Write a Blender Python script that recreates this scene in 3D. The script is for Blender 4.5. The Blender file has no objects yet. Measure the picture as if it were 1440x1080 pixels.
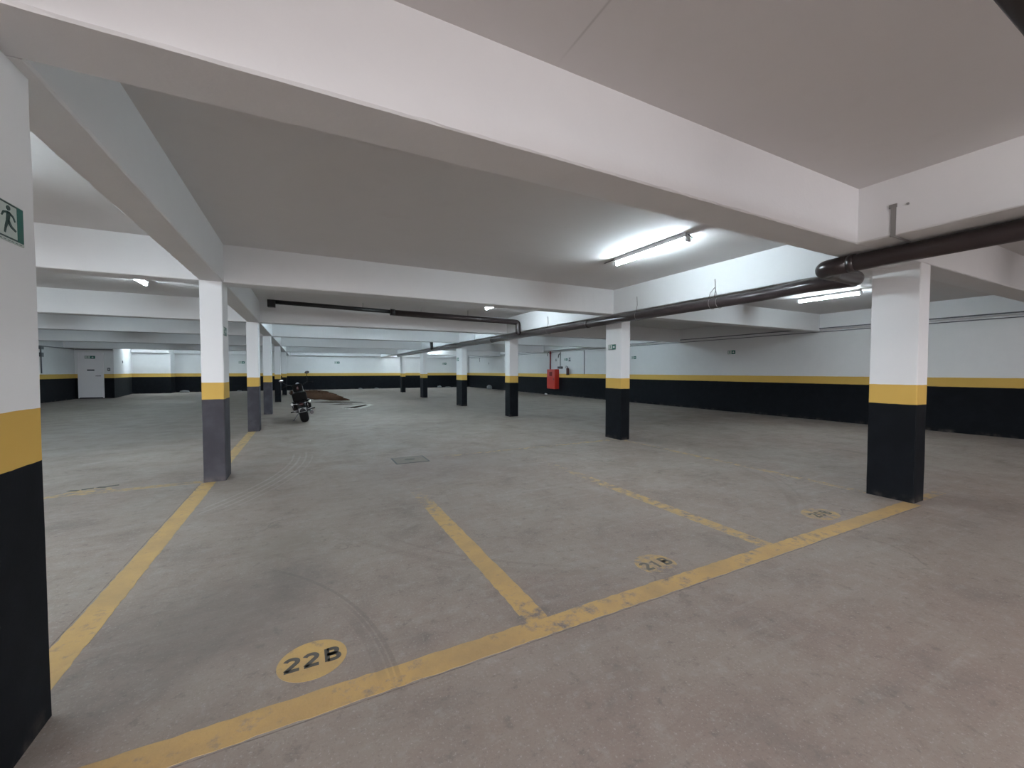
import bpy, bmesh, math, random
from mathutils import Vector, Matrix
random.seed(7)
S = bpy.context.scene
COL = S.collection
PI = math.pi

# ------------------------------------------------------------------ helpers
class MB:
    """collects shapes, then links them as ONE mesh object"""
    def __init__(self): self.bm = bmesh.new()
    def box(self, a, b, bev=0.0, rot=None):
        a = Vector(a); b = Vector(b); c = (a+b)/2; d = b-a
        t = bmesh.new(); bmesh.ops.create_cube(t, size=1)
        bmesh.ops.scale(t, vec=(abs(d.x), abs(d.y), abs(d.z)), verts=t.verts)
        if bev: bmesh.ops.bevel(t, geom=t.edges[:], offset=bev, segments=2, affect='EDGES', profile=0.6)
        if rot is not None: bmesh.ops.transform(t, matrix=rot, verts=t.verts)
        bmesh.ops.translate(t, vec=c, verts=t.verts)
        self._add(t); return self
    def _add(self, t, smooth=False):
        if smooth:
            for f in t.faces: f.smooth = True
        me = bpy.data.meshes.new('t'); t.to_mesh(me); t.free()
        self.bm.from_mesh(me); bpy.data.meshes.remove(me)
    def cyl(self, p, q, r, r2=None, n=20, smooth=True):
        p = Vector(p); q = Vector(q); d = q-p
        t = bmesh.new()
        bmesh.ops.create_cone(t, cap_ends=True, segments=n, radius1=r, radius2=r if r2 is None else r2, depth=d.length)
        if smooth:
            for f in t.faces: f.smooth = len(f.verts) == 4
        m = Matrix.Translation((p+q)/2) @ d.to_track_quat('Z', 'Y').to_matrix().to_4x4()
        bmesh.ops.transform(t, matrix=m, verts=t.verts)
        self._add(t); return self
    def ball(self, c, r, sc=(1, 1, 1), rot=None, n=16):
        t = bmesh.new(); bmesh.ops.create_uvsphere(t, u_segments=n, v_segments=max(8, n//2), radius=r)
        bmesh.ops.scale(t, vec=sc, verts=t.verts)
        if rot is not None: bmesh.ops.transform(t, matrix=rot, verts=t.verts)
        bmesh.ops.translate(t, vec=c, verts=t.verts)
        self._add(t, True); return self
    def tube(self, pts, r, n=14, fillet=0.0, cap=True):
        P = [Vector(p) for p in pts]
        if fillet and len(P) > 2:
            Q = [P[0]]
            for i in range(1, len(P)-1):
                a, b, c = P[i-1], P[i], P[i+1]
                u = (a-b).normalized(); v = (c-b).normalized()
                f = min(fillet, (a-b).length*.49, (c-b).length*.49)
                s, e = b+u*f, b+v*f
                for k in range(9):
                    w = k/8; Q.append(s*(1-w)**2 + b*2*w*(1-w) + e*w*w)
            Q.append(P[-1]); P = Q
        rr = r if isinstance(r, (list, tuple)) else [r]*len(P)
        bm = self.bm; rings = []
        T0 = (P[1]-P[0]).normalized()
        up = Vector((0, 0, 1)) if abs(T0.z) < .9 else Vector((1, 0, 0))
        N = (up - T0*up.dot(T0)).normalized()
        for i, p in enumerate(P):
            if i == 0: T = (P[1]-P[0]).normalized()
            elif i == len(P)-1: T = (P[-1]-P[-2]).normalized()
            else: T = ((P[i+1]-p).normalized() + (p-P[i-1]).normalized()).normalized()
            N = (N - T*N.dot(T)).normalized(); B = T.cross(N)
            rings.append([bm.verts.new(p + (N*math.cos(2*PI*k/n) + B*math.sin(2*PI*k/n))*rr[i]) for k in range(n)])
        for a, b in zip(rings, rings[1:]):
            for k in range(n):
                f = bm.faces.new((a[k], a[(k+1) % n], b[(k+1) % n], b[k])); f.smooth = True
        if cap:
            bm.faces.new(rings[0][::-1]); bm.faces.new(rings[-1])
        return self
    def torus(self, c, R, r, axis='X', n=40, m=14, sc=1.0):
        c = Vector(c); rings = []
        for i in range(n):
            a = 2*PI*i/n; ring = []
            for j in range(m):
                b = 2*PI*j/m; rad = R + r*math.cos(b); h = r*math.sin(b)*sc
                v = (h, rad*math.cos(a), rad*math.sin(a)) if axis == 'X' else (rad*math.cos(a), h, rad*math.sin(a)) if axis == 'Y' else (rad*math.cos(a), rad*math.sin(a), h)
                ring.append(self.bm.verts.new(c+Vector(v)))
            rings.append(ring)
        for i in range(n):
            A = rings[i]; B = rings[(i+1) % n]
            for j in range(m):
                f = self.bm.faces.new((A[j], A[(j+1) % m], B[(j+1) % m], B[j])); f.smooth = True
        return self
    def prism(self, pts, z0, z1, frame=None):
        """polygon pts (u,v) extruded between z0 and z1; frame maps (u,v,w)->xyz"""
        f = frame or (lambda u, v, w: (u, v, w))
        a = [self.bm.verts.new(f(u, v, z0)) for u, v in pts]
        b = [self.bm.verts.new(f(u, v, z1)) for u, v in pts]
        self.bm.faces.new(a[::-1]); self.bm.faces.new(b)
        n = len(pts)
        for i in range(n): self.bm.faces.new((a[i], a[(i+1) % n], b[(i+1) % n], b[i]))
        return self
    def build(self, name, mat, parent=None):
        bmesh.ops.recalc_face_normals(self.bm, faces=self.bm.faces[:])
        me = bpy.data.meshes.new(name); self.bm.to_mesh(me); self.bm.free()
        me.materials.append(mat)
        o = bpy.data.objects.new(name, me); COL.objects.link(o)
        if parent is not None: o.parent = parent
        return o

def tag(o, label, cat, group=None, kind=None):
    o['label'] = label; o['category'] = cat
    if group: o['group'] = group
    if kind: o['kind'] = kind
    return o
def empty(name, loc, label, cat, group=None, rot=(0, 0, 0)):
    o = bpy.data.objects.new(name, None); COL.objects.link(o); o.empty_display_size = .1
    o.location = loc; o.rotation_euler = rot
    return tag(o, label, cat, group)
def struct(o): o['kind'] = 'structure'; return o
def copy_tree(o, parent=None):
    c = o.copy(); COL.objects.link(c)
    if parent is not None: c.parent = parent
    for ch in list(o.children): copy_tree(ch, c)
    return c

# ------------------------------------------------------------------ materials
class NT:
    def __init__(self, tree): self.t = tree; self.n = tree.nodes; self.l = tree.links
    def node(self, ty, **kw):
        nd = self.n.new(ty)
        for k, v in kw.items(): setattr(nd, k, v)
        return nd
    def set(self, sock, v):
        if isinstance(v, bpy.types.NodeSocket): self.l.new(v, sock)
        elif isinstance(v, (tuple, list)) and len(v) == 3 and sock.type == 'RGBA': sock.default_value = (*v, 1)
        else: sock.default_value = v
    def m(self, op, a, b=0.0, c=None, clamp=False):
        nd = self.node('ShaderNodeMath', operation=op, use_clamp=clamp)
        self.set(nd.inputs[0], a); self.set(nd.inputs[1], b)
        if c is not None: self.set(nd.inputs[2], c)
        return nd.outputs[0]
    def ss(self, x, a, b):   # smoothstep a..b
        nd = self.node('ShaderNodeMapRange', interpolation_type='SMOOTHSTEP')
        self.set(nd.inputs[0], x); nd.inputs[1].default_value = a; nd.inputs[2].default_value = b
        return nd.outputs[0]
    def mix(self, f, a, b, mode='MIX'):
        nd = self.node('ShaderNodeMix', data_type='RGBA', blend_type=mode)
        self.set(nd.inputs[0], f); self.set(nd.inputs[6], a); self.set(nd.inputs[7], b)
        return nd.outputs[2]
    def noise(self, vec, scale, detail=4, rough=.55, dist=0.0):
        nd = self.node('ShaderNodeTexNoise'); self.l.new(vec, nd.inputs['Vector'])
        nd.inputs['Scale'].default_value = scale; nd.inputs['Detail'].default_value = detail
        nd.inputs['Roughness'].default_value = rough; nd.inputs['Distortion'].default_value = dist
        return nd.outputs['Fac']
    def mapping(self, vec, scale=(1, 1, 1), rot=(0, 0, 0)):
        nd = self.node('ShaderNodeMapping'); self.l.new(vec, nd.inputs[0])
        nd.inputs['Scale'].default_value = scale; nd.inputs['Rotation'].default_value = rot
        return nd.outputs[0]

def new_mat(name):
    m = bpy.data.materials.new(name); m.use_nodes = True
    nt = NT(m.node_tree); b = m.node_tree.nodes['Principled BSDF']
    return m, nt, b
def simple(name, col, rough=.5, metal=0.0, var=.06, scale=6.0, bump=0.0, coat=0.0, spec=.5):
    m, nt, b = new_mat(name)
    pos = nt.node('ShaderNodeTexCoord').outputs['Object']
    n = nt.noise(pos, scale, 3)
    k = nt.m('MULTIPLY_ADD', n, 2*var, 1-var)
    c = nt.mix(1.0, col, (1, 1, 1), 'MULTIPLY')
    mul = nt.node('ShaderNodeVectorMath', operation='SCALE'); nt.l.new(c, mul.inputs[0]); nt.l.new(k, mul.inputs['Scale'])
    nt.l.new(mul.outputs[0], b.inputs['Base Color'])
    b.inputs['Roughness'].default_value = rough; b.inputs['Metallic'].default_value = metal
    b.inputs['Coat Weight'].default_value = coat; b.inputs['Specular IOR Level'].default_value = spec
    if bump:
        bp = nt.node('ShaderNodeBump'); bp.inputs['Strength'].default_value = bump; bp.inputs['Distance'].default_value = .01
        nt.l.new(nt.noise(pos, scale*6, 4), bp.inputs['Height']); nt.l.new(bp.outputs[0], b.inputs['Normal'])
    return m

# painted plaster; z-banded black / yellow / white for walls and columns
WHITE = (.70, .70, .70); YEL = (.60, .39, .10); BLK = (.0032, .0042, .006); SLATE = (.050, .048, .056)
def paint(name, bands=None, white=WHITE, low=BLK, rough=.75, top=1.345, bot=1.12, bump=.25, dirt=.07):
    m, nt, b = new_mat(name)
    pos = nt.node('ShaderNodeNewGeometry').outputs['Position']
    big = nt.noise(pos, .55, 4); fine = nt.noise(pos, 5, 5)
    k = nt.m('ADD', nt.m('MULTIPLY_ADD', big, 2*dirt, 1-dirt), nt.m('MULTIPLY_ADD', fine, dirt, -dirt/2))
    sc = nt.node('ShaderNodeVectorMath', operation='SCALE'); sc.inputs[0].default_value = white; nt.l.new(k, sc.inputs['Scale'])
    c = sc.outputs[0]
    if bands:
        z = nt.node('ShaderNodeSeparateXYZ'); nt.l.new(pos, z.inputs[0])
        wob = nt.m('ADD', z.outputs[2], nt.m('MULTIPLY_ADD', nt.noise(pos, 7, 2), .010, -.005))
        yv = nt.mix(nt.m('MULTIPLY', fine, .35), YEL, (.50, .31, .08))
        c = nt.mix(nt.m('LESS_THAN', wob, top), c, yv)
        lv = nt.mix(nt.ss(fine, .35, .75), low, tuple(v*1.4+.001 for v in low))
        c = nt.mix(nt.m('LESS_THAN', wob, bot), c, lv)
        # grime just above the floor
        g = nt.m('MULTIPLY', nt.m('SUBTRACT', 1.0, nt.ss(z.outputs[2], 0.0, .10)), nt.ss(fine, .45, .75))
        c = nt.mix(nt.m('MULTIPLY', g, .35), c, (.22, .19, .16))
    nt.l.new(c, b.inputs['Base Color']); b.inputs['Roughness'].default_value = rough; b.inputs['Specular IOR Level'].default_value = .14
    bp = nt.node('ShaderNodeBump'); bp.inputs['Strength'].default_value = bump; bp.inputs['Distance'].default_value = .012
    h = nt.m('ADD', nt.noise(pos, 3.0, 5), nt.m('MULTIPLY', nt.noise(pos, 40, 3), .25))
    nt.l.new(h, bp.inputs['Height']); nt.l.new(bp.outputs[0], b.inputs['Normal'])
    return m
M_WALL = paint('wall_paint', True)
M_COL = paint('column_paint', True, white=(.75, .75, .755), dirt=.03, bump=.12)
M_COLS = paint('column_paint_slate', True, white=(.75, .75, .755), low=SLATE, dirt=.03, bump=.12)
M_BEAM = paint('beam_paint', white=(.73, .73, .735), dirt=.04, bump=.35)

def ceiling_mat():
    m, nt, b = new_mat('ceiling_paint')
    pos = nt.node('ShaderNodeNewGeometry').outputs['Position']
    n = nt.noise(pos, .4, 4); f = nt.noise(pos, 4, 5)
    c = nt.mix(n, (.655, .635, .63), (.715, .70, .695))
    c = nt.mix(nt.m('MULTIPLY', nt.ss(f, .5, .8), .15), c, (.55, .53, .51))
    # seams left by the formwork boards
    s = nt.node('ShaderNodeSeparateXYZ'); nt.l.new(pos, s.inputs[0])
    for (ax, v, lo, hi, oth) in ((1, 5.24, 2.4, 3.9, 0), (1, 5.57, 2.1, 2.7, 0), (0, 1.29, .5, 2.0, 1), (1, 5.0, -.4, .1, 0)):
        d = nt.m('ABSOLUTE', nt.m('SUBTRACT', s.outputs[ax], v))
        k = nt.m('SUBTRACT', 1.0, nt.ss(d, .0, .012))
        w = nt.m('MULTIPLY', nt.ss(s.outputs[oth], lo, lo+.3), nt.m('SUBTRACT', 1.0, nt.ss(s.outputs[oth], hi-.3, hi)))
        c = nt.mix(nt.m('MULTIPLY', nt.m('MULTIPLY', k, w), .45), c, (.8, .79, .77) if ax == 1 else (.34, .33, .32))
    nt.l.new(c, b.inputs['Base Color']); b.inputs['Roughness'].default_value = .85
    bp = nt.node('ShaderNodeBump'); bp.inputs['Strength'].default_value = .2; bp.inputs['Distance'].default_value = .01
    nt.l.new(nt.noise(pos, 5, 5), bp.inputs['Height']); nt.l.new(bp.outputs[0], b.inputs['Normal'])
    return m
M_CEIL = ceiling_mat()

def concrete_nodes(nt):
    """worn screed: returns colour, roughness and height sockets"""
    pos = nt.node('ShaderNodeNewGeometry').outputs['Position']
    s = nt.node('ShaderNodeSeparateXYZ'); nt.l.new(pos, s.inputs[0]); X, Y = s.outputs[0], s.outputs[1]
    big = nt.noise(pos, .33, 5, .6, .6); mid = nt.noise(pos, 1.7, 6, .65, .4); fin = nt.noise(pos, 11, 6, .7)
    grit = nt.noise(pos, 70, 3, .7)
    streak = nt.noise(nt.mapping(pos, (.5, 6, 1), (0, 0, .25)), 1.6, 5, .65)
    c = nt.mix(nt.ss(big, .3, .7), (.264, .209, .182), (.280, .241, .211))
    c = nt.mix(nt.m('MULTIPLY', nt.ss(mid, .45, .72), .38), c, (.335, .300, .266))
    c = nt.mix(nt.m('MULTIPLY', nt.ss(mid, .55, .28), .0), c, (.2, .18, .16))
    dk = nt.m('SUBTRACT', 1.0, nt.ss(mid, .28, .50))
    c = nt.mix(nt.m('MULTIPLY', dk, .55), c, (.175, .152, .138))
    c = nt.mix(nt.m('MULTIPLY', nt.ss(streak, .52, .72), .38), c, (.34, .308, .276))
    c = nt.mix(nt.m('MULTIPLY', nt.m('SUBTRACT', 1.0, nt.ss(streak, .25, .45)), .35), c, (.19, .172, .16))
    c = nt.mix(nt.m('MULTIPLY', nt.ss(fin, .52, .68), .28), c, (.39, .37, .34))
    c = nt.mix(nt.m('MULTIPLY', nt.m('SUBTRACT', 1.0, nt.ss(fin, .30, .46)), .55), c, (.15, .13, .12))
    c = nt.mix(nt.m('MULTIPLY', nt.ss(grit, .58, .68), .38), c, (.14, .13, .12))
    c = nt.mix(nt.m('MULTIPLY', nt.m('SUBTRACT', 1.0, nt.ss(grit, .32, .42)), .30), c, (.55, .53, .50))
    # hairline cracks
    vn = nt.node('ShaderNodeTexVoronoi', feature='DISTANCE_TO_EDGE'); vn.inputs['Scale'].default_value = .42
    wv = nt.node('ShaderNodeVectorMath', operation='ADD')
    nz = nt.node('ShaderNodeTexNoise'); nt.l.new(pos, nz.inputs['Vector']); nz.inputs['Scale'].default_value = 2.2; nz.inputs['Detail'].default_value = 5
    nt.l.new(pos, wv.inputs[0]); nt.l.new(nz.outputs['Color'], wv.inputs[1]); nt.l.new(wv.outputs[0], vn.inputs['Vector'])
    crack = nt.m('MULTIPLY', nt.m('SUBTRACT', 1.0, nt.ss(vn.outputs['Distance'], .0, .010)), nt.ss(nt.noise(pos, .8, 2), .50, .62))
    c = nt.mix(nt.m('MULTIPLY', crack, .45), c, (.13, .115, .105))
    # round damp stain by the drain cover, brown patch beyond it
    def disc(cx, cy, r, soft, sx=1.0, sy=1.0, amp=.35):
        dx = nt.m('MULTIPLY', nt.m('SUBTRACT', X, cx), sx); dy = nt.m('MULTIPLY', nt.m('SUBTRACT', Y, cy), sy)
        d = nt.m('SQRT', nt.m('ADD', nt.m('MULTIPLY', dx, dx), nt.m('MULTIPLY', dy, dy)))
        d = nt.m('ADD', d, nt.m('MULTIPLY_ADD', mid, 2*amp, -amp))
        return nt.m('SUBTRACT', 1.0, nt.ss(d, r-soft, r+soft))
    c = nt.mix(nt.m('MULTIPLY', disc(2.0, 6.3, .95, .5, .8, 1.0), .35), c, (.23, .185, .175))
    c = nt.mix(nt.m('MULTIPLY', disc(.1, 5.6, 1.2, .8), .22), c, (.24, .195, .17))
    c = nt.mix(nt.m('MULTIPLY', disc(4.2, 15.5, 3.0, 1.6, .8, 1.0, .8), .40), c, (.16, .145, .13))
    c = nt.mix(nt.m('MULTIPLY', disc(-5.5, 12.5, 3.0, 1.6, .8, 1.0, .8), .38), c, (.17, .16, .15))
    c = nt.mix(nt.m('MULTIPLY', disc(8.4, 11.5, 3.4, 1.8, .7, 1.2, .8), .25), c, (.19, .17, .15))
    c = nt.mix(nt.m('MULTIPLY', disc(3.5, 23.0, 8.0, 4.0, .8, .65, 1.5), .68), c, (.150, .118, .095))
    c = nt.mix(nt.m('MULTIPLY', disc(-6.0, 24.0, 6.0, 3.0, .9, .7, 1.5), .55), c, (.15, .13, .11))
    c = nt.mix(nt.m('MULTIPLY', disc(9.5, 20.0, 5.0, 3.0, .8, .5, 1.2), .5), c, (.16, .135, .115))
    c = nt.mix(nt.m('MULTIPLY', disc(-.40, 2.95, .42, .35, .8, .75, .3), .55), c, (.165, .142, .125))
    c = nt.mix(nt.m('MULTIPLY', disc(-.2, 4.0, .28, .2, 1, .8, .2), .45), c, (.18, .15, .125))
    # thin joint along the left bay line and along the front line
    for (A, v, B_, lo, hi) in ((X, -1.252, Y, 2.5, 6.7), (Y, 1.914, X, -1.1, 6.1)):
        wob = nt.m('MULTIPLY_ADD', mid, .012, -.006)
        k = nt.m('SUBTRACT', 1.0, nt.ss(nt.m('ABSOLUTE', nt.m('SUBTRACT', nt.m('ADD', A, wob), v)), .001, .0055))
        k = nt.m('MULTIPLY', k, nt.m('MULTIPLY', nt.m('GREATER_THAN', B_, lo), nt.m('LESS_THAN', B_, hi)))
        c = nt.mix(nt.m('MULTIPLY', nt.m('MULTIPLY', k, nt.ss(fin, .36, .55)), .75), c, (.10, .075, .065))
    # tyre tracks: arcs, dark rubber (k>0) or pale dust (k<0)
    rub = nt.m('MULTIPLY_ADD', fin, 1.2, -.1, clamp=True)
    def arc(cx, cy, r, w, k, y0, y1, x0=-99, x1=99):
        nonlocal c
        dx = nt.m('SUBTRACT', X, cx); dy = nt.m('SUBTRACT', Y, cy)
        d = nt.m('ABSOLUTE', nt.m('SUBTRACT', nt.m('SQRT', nt.m('ADD', nt.m('MULTIPLY', dx, dx), nt.m('MULTIPLY', dy, dy))), r))
        a = nt.m('SUBTRACT', 1.0, nt.ss(d, w*.6, w))
        a = nt.m('MULTIPLY', a, nt.m('MULTIPLY', nt.ss(Y, y0, y0+.3), nt.m('SUBTRACT', 1.0, nt.ss(Y, y1-.4, y1))))
        if x0 > -99: a = nt.m('MULTIPLY', a, nt.m('GREATER_THAN', X, x0))
        if x1 < 99: a = nt.m('MULTIPLY', a, nt.m('LESS_THAN', X, x1))
        c = nt.mix(nt.m('MULTIPLY', nt.m('MULTIPLY', a, rub), abs(k)), c, (.11, .095, .085) if k > 0 else (.50, .47, .44))
    return pos, c, X, Y, arc, fin, mid, grit
ARCS = [(-1.75, 2.0, 2.07, .030, .30, 1.86, 2.9, -.5), (-1.75, 2.0, 2.115, .012, .40, 1.86, 3.0, -.5), (-1.75, 2.0, 2.145, .014, .50, 1.84, 3.7, -.5),
        (-5.2, 8.2, 5.02, .02, -.42, 5.0, 8.5, -1), (-5.2, 8.2, 5.12, .02, -.42, 5.0, 8.3, -1), (-5.2, 8.2, 5.22, .02, -.4, 5.2, 8.6, -1), (-5.2, 8.2, 5.32, .015, -.3, 5.2, 8.2, -1),
        (3.2, 5.2, 3.1, .05, .25, 2.2, 4.4, -99), (3.4, 5.2, 3.1, .02, .3, 2.4, 4.0, -99)]
def finish_floor(nt, b, c, fin, mid, grit, rough=(.5, .8)):
    nt.l.new(c, b.inputs['Base Color']); b.inputs['Specular IOR Level'].default_value = .22
    r = nt.node('ShaderNodeMapRange'); nt.l.new(mid, r.inputs[0]); r.inputs[3].default_value = rough[1]; r.inputs[4].default_value = rough[0]
    nt.l.new(r.outputs[0], b.inputs['Roughness'])
    bp = nt.node('ShaderNodeBump'); bp.inputs['Strength'].default_value = .35; bp.inputs['Distance'].default_value = .006
    h = nt.m('ADD', nt.m('MULTIPLY', fin, 1.0), nt.m('MULTIPLY', grit, .35))
    nt.l.new(h, bp.inputs['Height']); nt.l.new(bp.outputs[0], b.inputs['Normal'])
def floor_mat():
    m, nt, b = new_mat('floor_screed')
    pos, c, X, Y, arc, fin, mid, grit = concrete_nodes(nt)
    for a in ARCS: arc_apply(arc, a)
    # re-read colour after arcs
    c = arc.__closure__[arc.__code__.co_freevars.index('c')].cell_contents
    finish_floor(nt, b, c, fin, mid, grit)
    return m
def arc_apply(arc, a):
    cx, cy, r, w, k, y0, y1, x0 = a
    arc(cx, cy, r, w, k, y0, y1, x0)
def worn_paint(name, col=(.57, .37, .135), wear=.35, dark=(.42, .28, .12), fade=None):
    """yellow road paint over the same screed; fade=(axis, from, to) wears it off along a line"""
    m, nt, b = new_mat(name)
    pos, c0, X, Y, arc, fin, mid, grit = concrete_nodes(nt)
    yel = nt.mix(nt.ss(mid, .35, .7), col, dark)
    yel = nt.mix(nt.m('MULTIPLY', nt.ss(grit, .6, .72), .3), yel, (.25, .2, .14))
    f = nt.m('ADD', nt.m('MULTIPLY', fin, .6), nt.m('MULTIPLY', mid, .4))
    th = wear
    if fade:
        ax, a, z = fade
        th = nt.m('MULTIPLY_ADD', nt.ss(X if ax == 0 else Y, a, z), .62-wear, wear) if z > a else nt.m('MULTIPLY_ADD', nt.m('SUBTRACT', 1.0, nt.ss(X if ax == 0 else Y, z, a)), .62-wear, wear)
    k = nt.m('MULTIPLY', nt.m('SUBTRACT', f, th), 9.0, clamp=True)
    k = nt.m('MULTIPLY', k, .86)
    cell = arc.__closure__[arc.__code__.co_freevars.index('c')]
    cell.cell_contents = nt.mix(k, c0, yel)
    for a in ARCS[:3]: arc_apply(arc, (*a[:4], a[4]*1.1, *a[5:]))
    finish_floor(nt, b, cell.cell_contents, fin, mid, grit, (.55, .8))
    return m
M_FLOOR = floor_mat()
M_LINE = worn_paint('line_paint', wear=.36)
M_PIPE = simple('pipe_brown_pvc', (.030, .021, .022), .28, var=.15, scale=3, coat=.2)
M_PIPEB = simple('pipe_black', (.012, .011, .012), .35, var=.15, scale=3)
M_STRAP = simple('galvanised_strap', (.30, .29, .28), .5, .6)
M_COND = simple('conduit_grey', (.14, .15, .16), .5, .3)
M_TIN = simple('white_enamel', (.75, .77, .78), .4)
M_GREEN = simple('sign_green', (.008, .11, .085), .4)
M_GREEND = simple('sign_frame_dark', (.012, .05, .045), .4)
M_PLATE = simple('sign_glow_white', (.48, .54, .50), .4)
M_PLATEW = simple('sign_white', (.6, .62, .62), .4)
M_DARK = simple('dark_plastic', (.02, .022, .025), .5)
M_RED = simple('cabinet_red', (.52, .030, .018), .38, var=.1)
M_REDP = simple('riser_red', (.20, .02, .025), .4)
M_DOOR = simple('door_enamel', (.74, .72, .73), .45, var=.03)
M_CHROME = simple('chrome', (.78, .78, .8), .10, 1.0, var=.02)
M_BIKE = simple('bike_black', (.004, .004, .005), .35, spec=.3)
M_TYRE = simple('tyre_rubber', (.012, .012, .012), .9, spec=.15, bump=.3, scale=20)
M_LEATH = simple('black_vinyl', (.004, .0035, .0035), .8, spec=.15, bump=.2)
M_TAIL = simple('tail_lens', (.045, .012, .012), .25)
M_AMBER = simple('signal_lens', (.75, .72, .68), .2)
M_STEEL = simple('dark_steel', (.09, .09, .10), .35, .8)
M_SOIL = simple('brown_soil', (.050, .027, .018), 1.0, spec=0.0, var=.45, scale=2.5, bump=1.0)
M_WET = simple('damp_soil', (.032, .023, .018), 1.0, spec=0.0, var=.3, scale=4, bump=.4)
M_CRUST = simple('dried_crust', (.34, .31, .27), .9, var=.3, scale=8, bump=.6)
M_BAG = simple('pale_rubble', (.20, .20, .20), .8, var=.35, scale=9, bump=.5)
M_TXT = simple('stencil_black', (.075, .07, .06), .8, var=.3, scale=25)
M_COVER = simple('cover_concrete', (.185, .160, .140), .75, var=.2, scale=9, bump=.4)
M_EXT = simple('extinguisher_red', (.085, .02, .02), .35)

def emit(name, col, s):
    m, nt, b = new_mat(name)
    b.inputs['Base Color'].default_value = (.9, .9, .9, 1)
    b.inputs['Emission Color'].default_value = (*col, 1); b.inputs['Emission Strength'].default_value = s
    return m
COOL = (.78, .92, 1.0); WARM = (1.0, .95, .96)
M_TUBE = emit('tube_light', COOL, 118.0)
M_TUBEF = emit('tube_light_far', (.70, .89, 1.0), 150.0)
M_TUBEW = emit('tube_light_warm', WARM, 120.0)

# ------------------------------------------------------------------ shell
XL, XR, YB, YF = -11.0, 14.1, -7.0, 36.5
SOF, CEI = 2.71, 3.22
struct(MB().box((XL-.3, YB-.3, -.2), (XR+.3, YF+.3, 0)).build('floor', M_FLOOR))
struct(MB().box((XL-.3, YB-.3, CEI), (XR+.3, YF+.3, CEI+.2)).build('ceiling', M_CEIL))
struct(MB().box((XR, YB-.2, 0), (XR+.2, YF+.2, CEI)).build('wall_right', M_WALL))
struct(MB().box((XL-.2, YB-.2, 0), (XL, 30.3, CEI)).build('wall_left', M_WALL))
# rear side: open to daylight between two short returns
struct(MB().box((XL-.2, YB-.2, 0), (-9.0, YB, CEI)).build('wall_rear', M_WALL))
struct(MB().box((4.5, YB-.2, 0), (XR+.2, YB, CEI)).build('wall_rear', M_WALL))
struct(MB().box((-9.0, YB-.2, 2.95), (4.5, YB, CEI)).build('trim_4', M_BEAM))
struct(MB().box((-40, -30, -.3), (40, YB-.31, -.02)).build('floor_outside', M_FLOOR))
pt = bpy.data.lights.new('daylight_portal', 'AREA'); pt.shape = 'RECTANGLE'; pt.size = 13.4; pt.size_y = 2.9; pt.cycles.is_portal = True
po = bpy.data.objects.new('daylight_portal', pt); COL.objects.link(po); po.location = (-2.25, YB-.05, 1.5); po.rotation_euler = (PI/2, 0, 0)
struct(MB().box((-8.1, YF, 0), (XR+.2, YF+.2, CEI)).build('wall_far', M_WALL))
struct(MB().prism([(XL-.2, 30.3), (-9.42, 30.3), (-10.12, 35.4), (-8.1, 35.4), (-8.1, 36.7), (-11.2, 36.7)], 0, CEI).build('wall_alcove', M_WALL))
# edge beams against the perimeter walls
struct(MB().box((13.9, YB, 2.76), (XR, YF, CEI)).build('trim_1', M_BEAM))
struct(MB().box((-8.1, 36.2, 2.74), (13.9, YF, CEI)).build('trim_2', M_BEAM))
struct(MB().box((-10.05, 35.1, 2.74), (-8.1, 35.4, CEI)).build('trim_3', M_BEAM))

ROWS = [1.98, 6.75, 11.85, 16.4, 22.6, 29.2]
desc = ['nearest wide white ceiling beam crossing the whole view above the bays',
        'second white ceiling beam, just beyond the bright tube lamp',
        'third white ceiling beam, behind the thin cross pipe',
        'fourth white ceiling beam beyond the cross pipe',
        'fifth ceiling beam, deep in the garage over the motorcycle side',
        'farthest ceiling beam, last before the end wall']
def rough_beam(a, b, name='ceiling_beam'):
    """cast beam with slightly uneven lower arrises and cold-joint ribs"""
    m = MB(); ax = 0 if (b[0]-a[0]) > (b[1]-a[1]) else 1
    L = b[ax]-a[ax]; n = max(2, int(L/.09)) if L < 40 else 2
    bm = m.bm; rng = random.Random(int(a[0]*10+a[1]*100)); prev = None
    for i in range(n+1):
        t = a[ax]+L*i/n; j = lambda s=.004: rng.uniform(-s, s)
        dz1, dz2 = j(), j(); c1 = .010; e1, e2 = j(.003), j(.003)
        if ax == 0: pts = [(t, a[1], b[2]), (t, a[1]+e1*.3, a[2]+c1+dz1), (t, a[1]+c1+e1, a[2]), (t, b[1]-c1+e2, a[2]), (t, b[1]-e2*.3, a[2]+c1+dz2), (t, b[1], b[2])]
        else: pts = [(a[0], t, b[2]), (a[0], t, a[2]+c1+dz1), (a[0]+c1+e1, t, a[2]), (b[0]-c1+e2, t, a[2]), (b[0], t, a[2]+c1+dz2), (b[0], t, b[2])]
        ring = [bm.verts.new(p) for p in pts]
        if prev:
            for k in range(6): bm.faces.new((prev[k], prev[(k+1) % 6], ring[(k+1) % 6], ring[k]))
        else: bm.faces.new(ring)
        prev = ring
    bm.faces.new(prev[::-1])
    return m
for y, d in zip(ROWS, desc):
    tag(rough_beam((XL, y, SOF), (13.9, y+.33, CEI)).build('ceiling_beam', M_BEAM), d, 'beam', 'crosswise ceiling beams')
def row_beam(x0, x1, segs, label):
    m = MB()
    for a, b in segs:
        k = rough_beam((x0, a, SOF), (x1, b, CEI)); me = bpy.data.meshes.new('t'); k.bm.to_mesh(me); k.bm.free(); m.bm.from_mesh(me); bpy.data.meshes.remove(me)
    return tag(m.build('ceiling_beam', M_BEAM), label, 'beam', 'lengthwise ceiling beams')
segs = [(a+.33, b) for a, b in zip(ROWS, ROWS[1:]+[36.2])]
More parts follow.
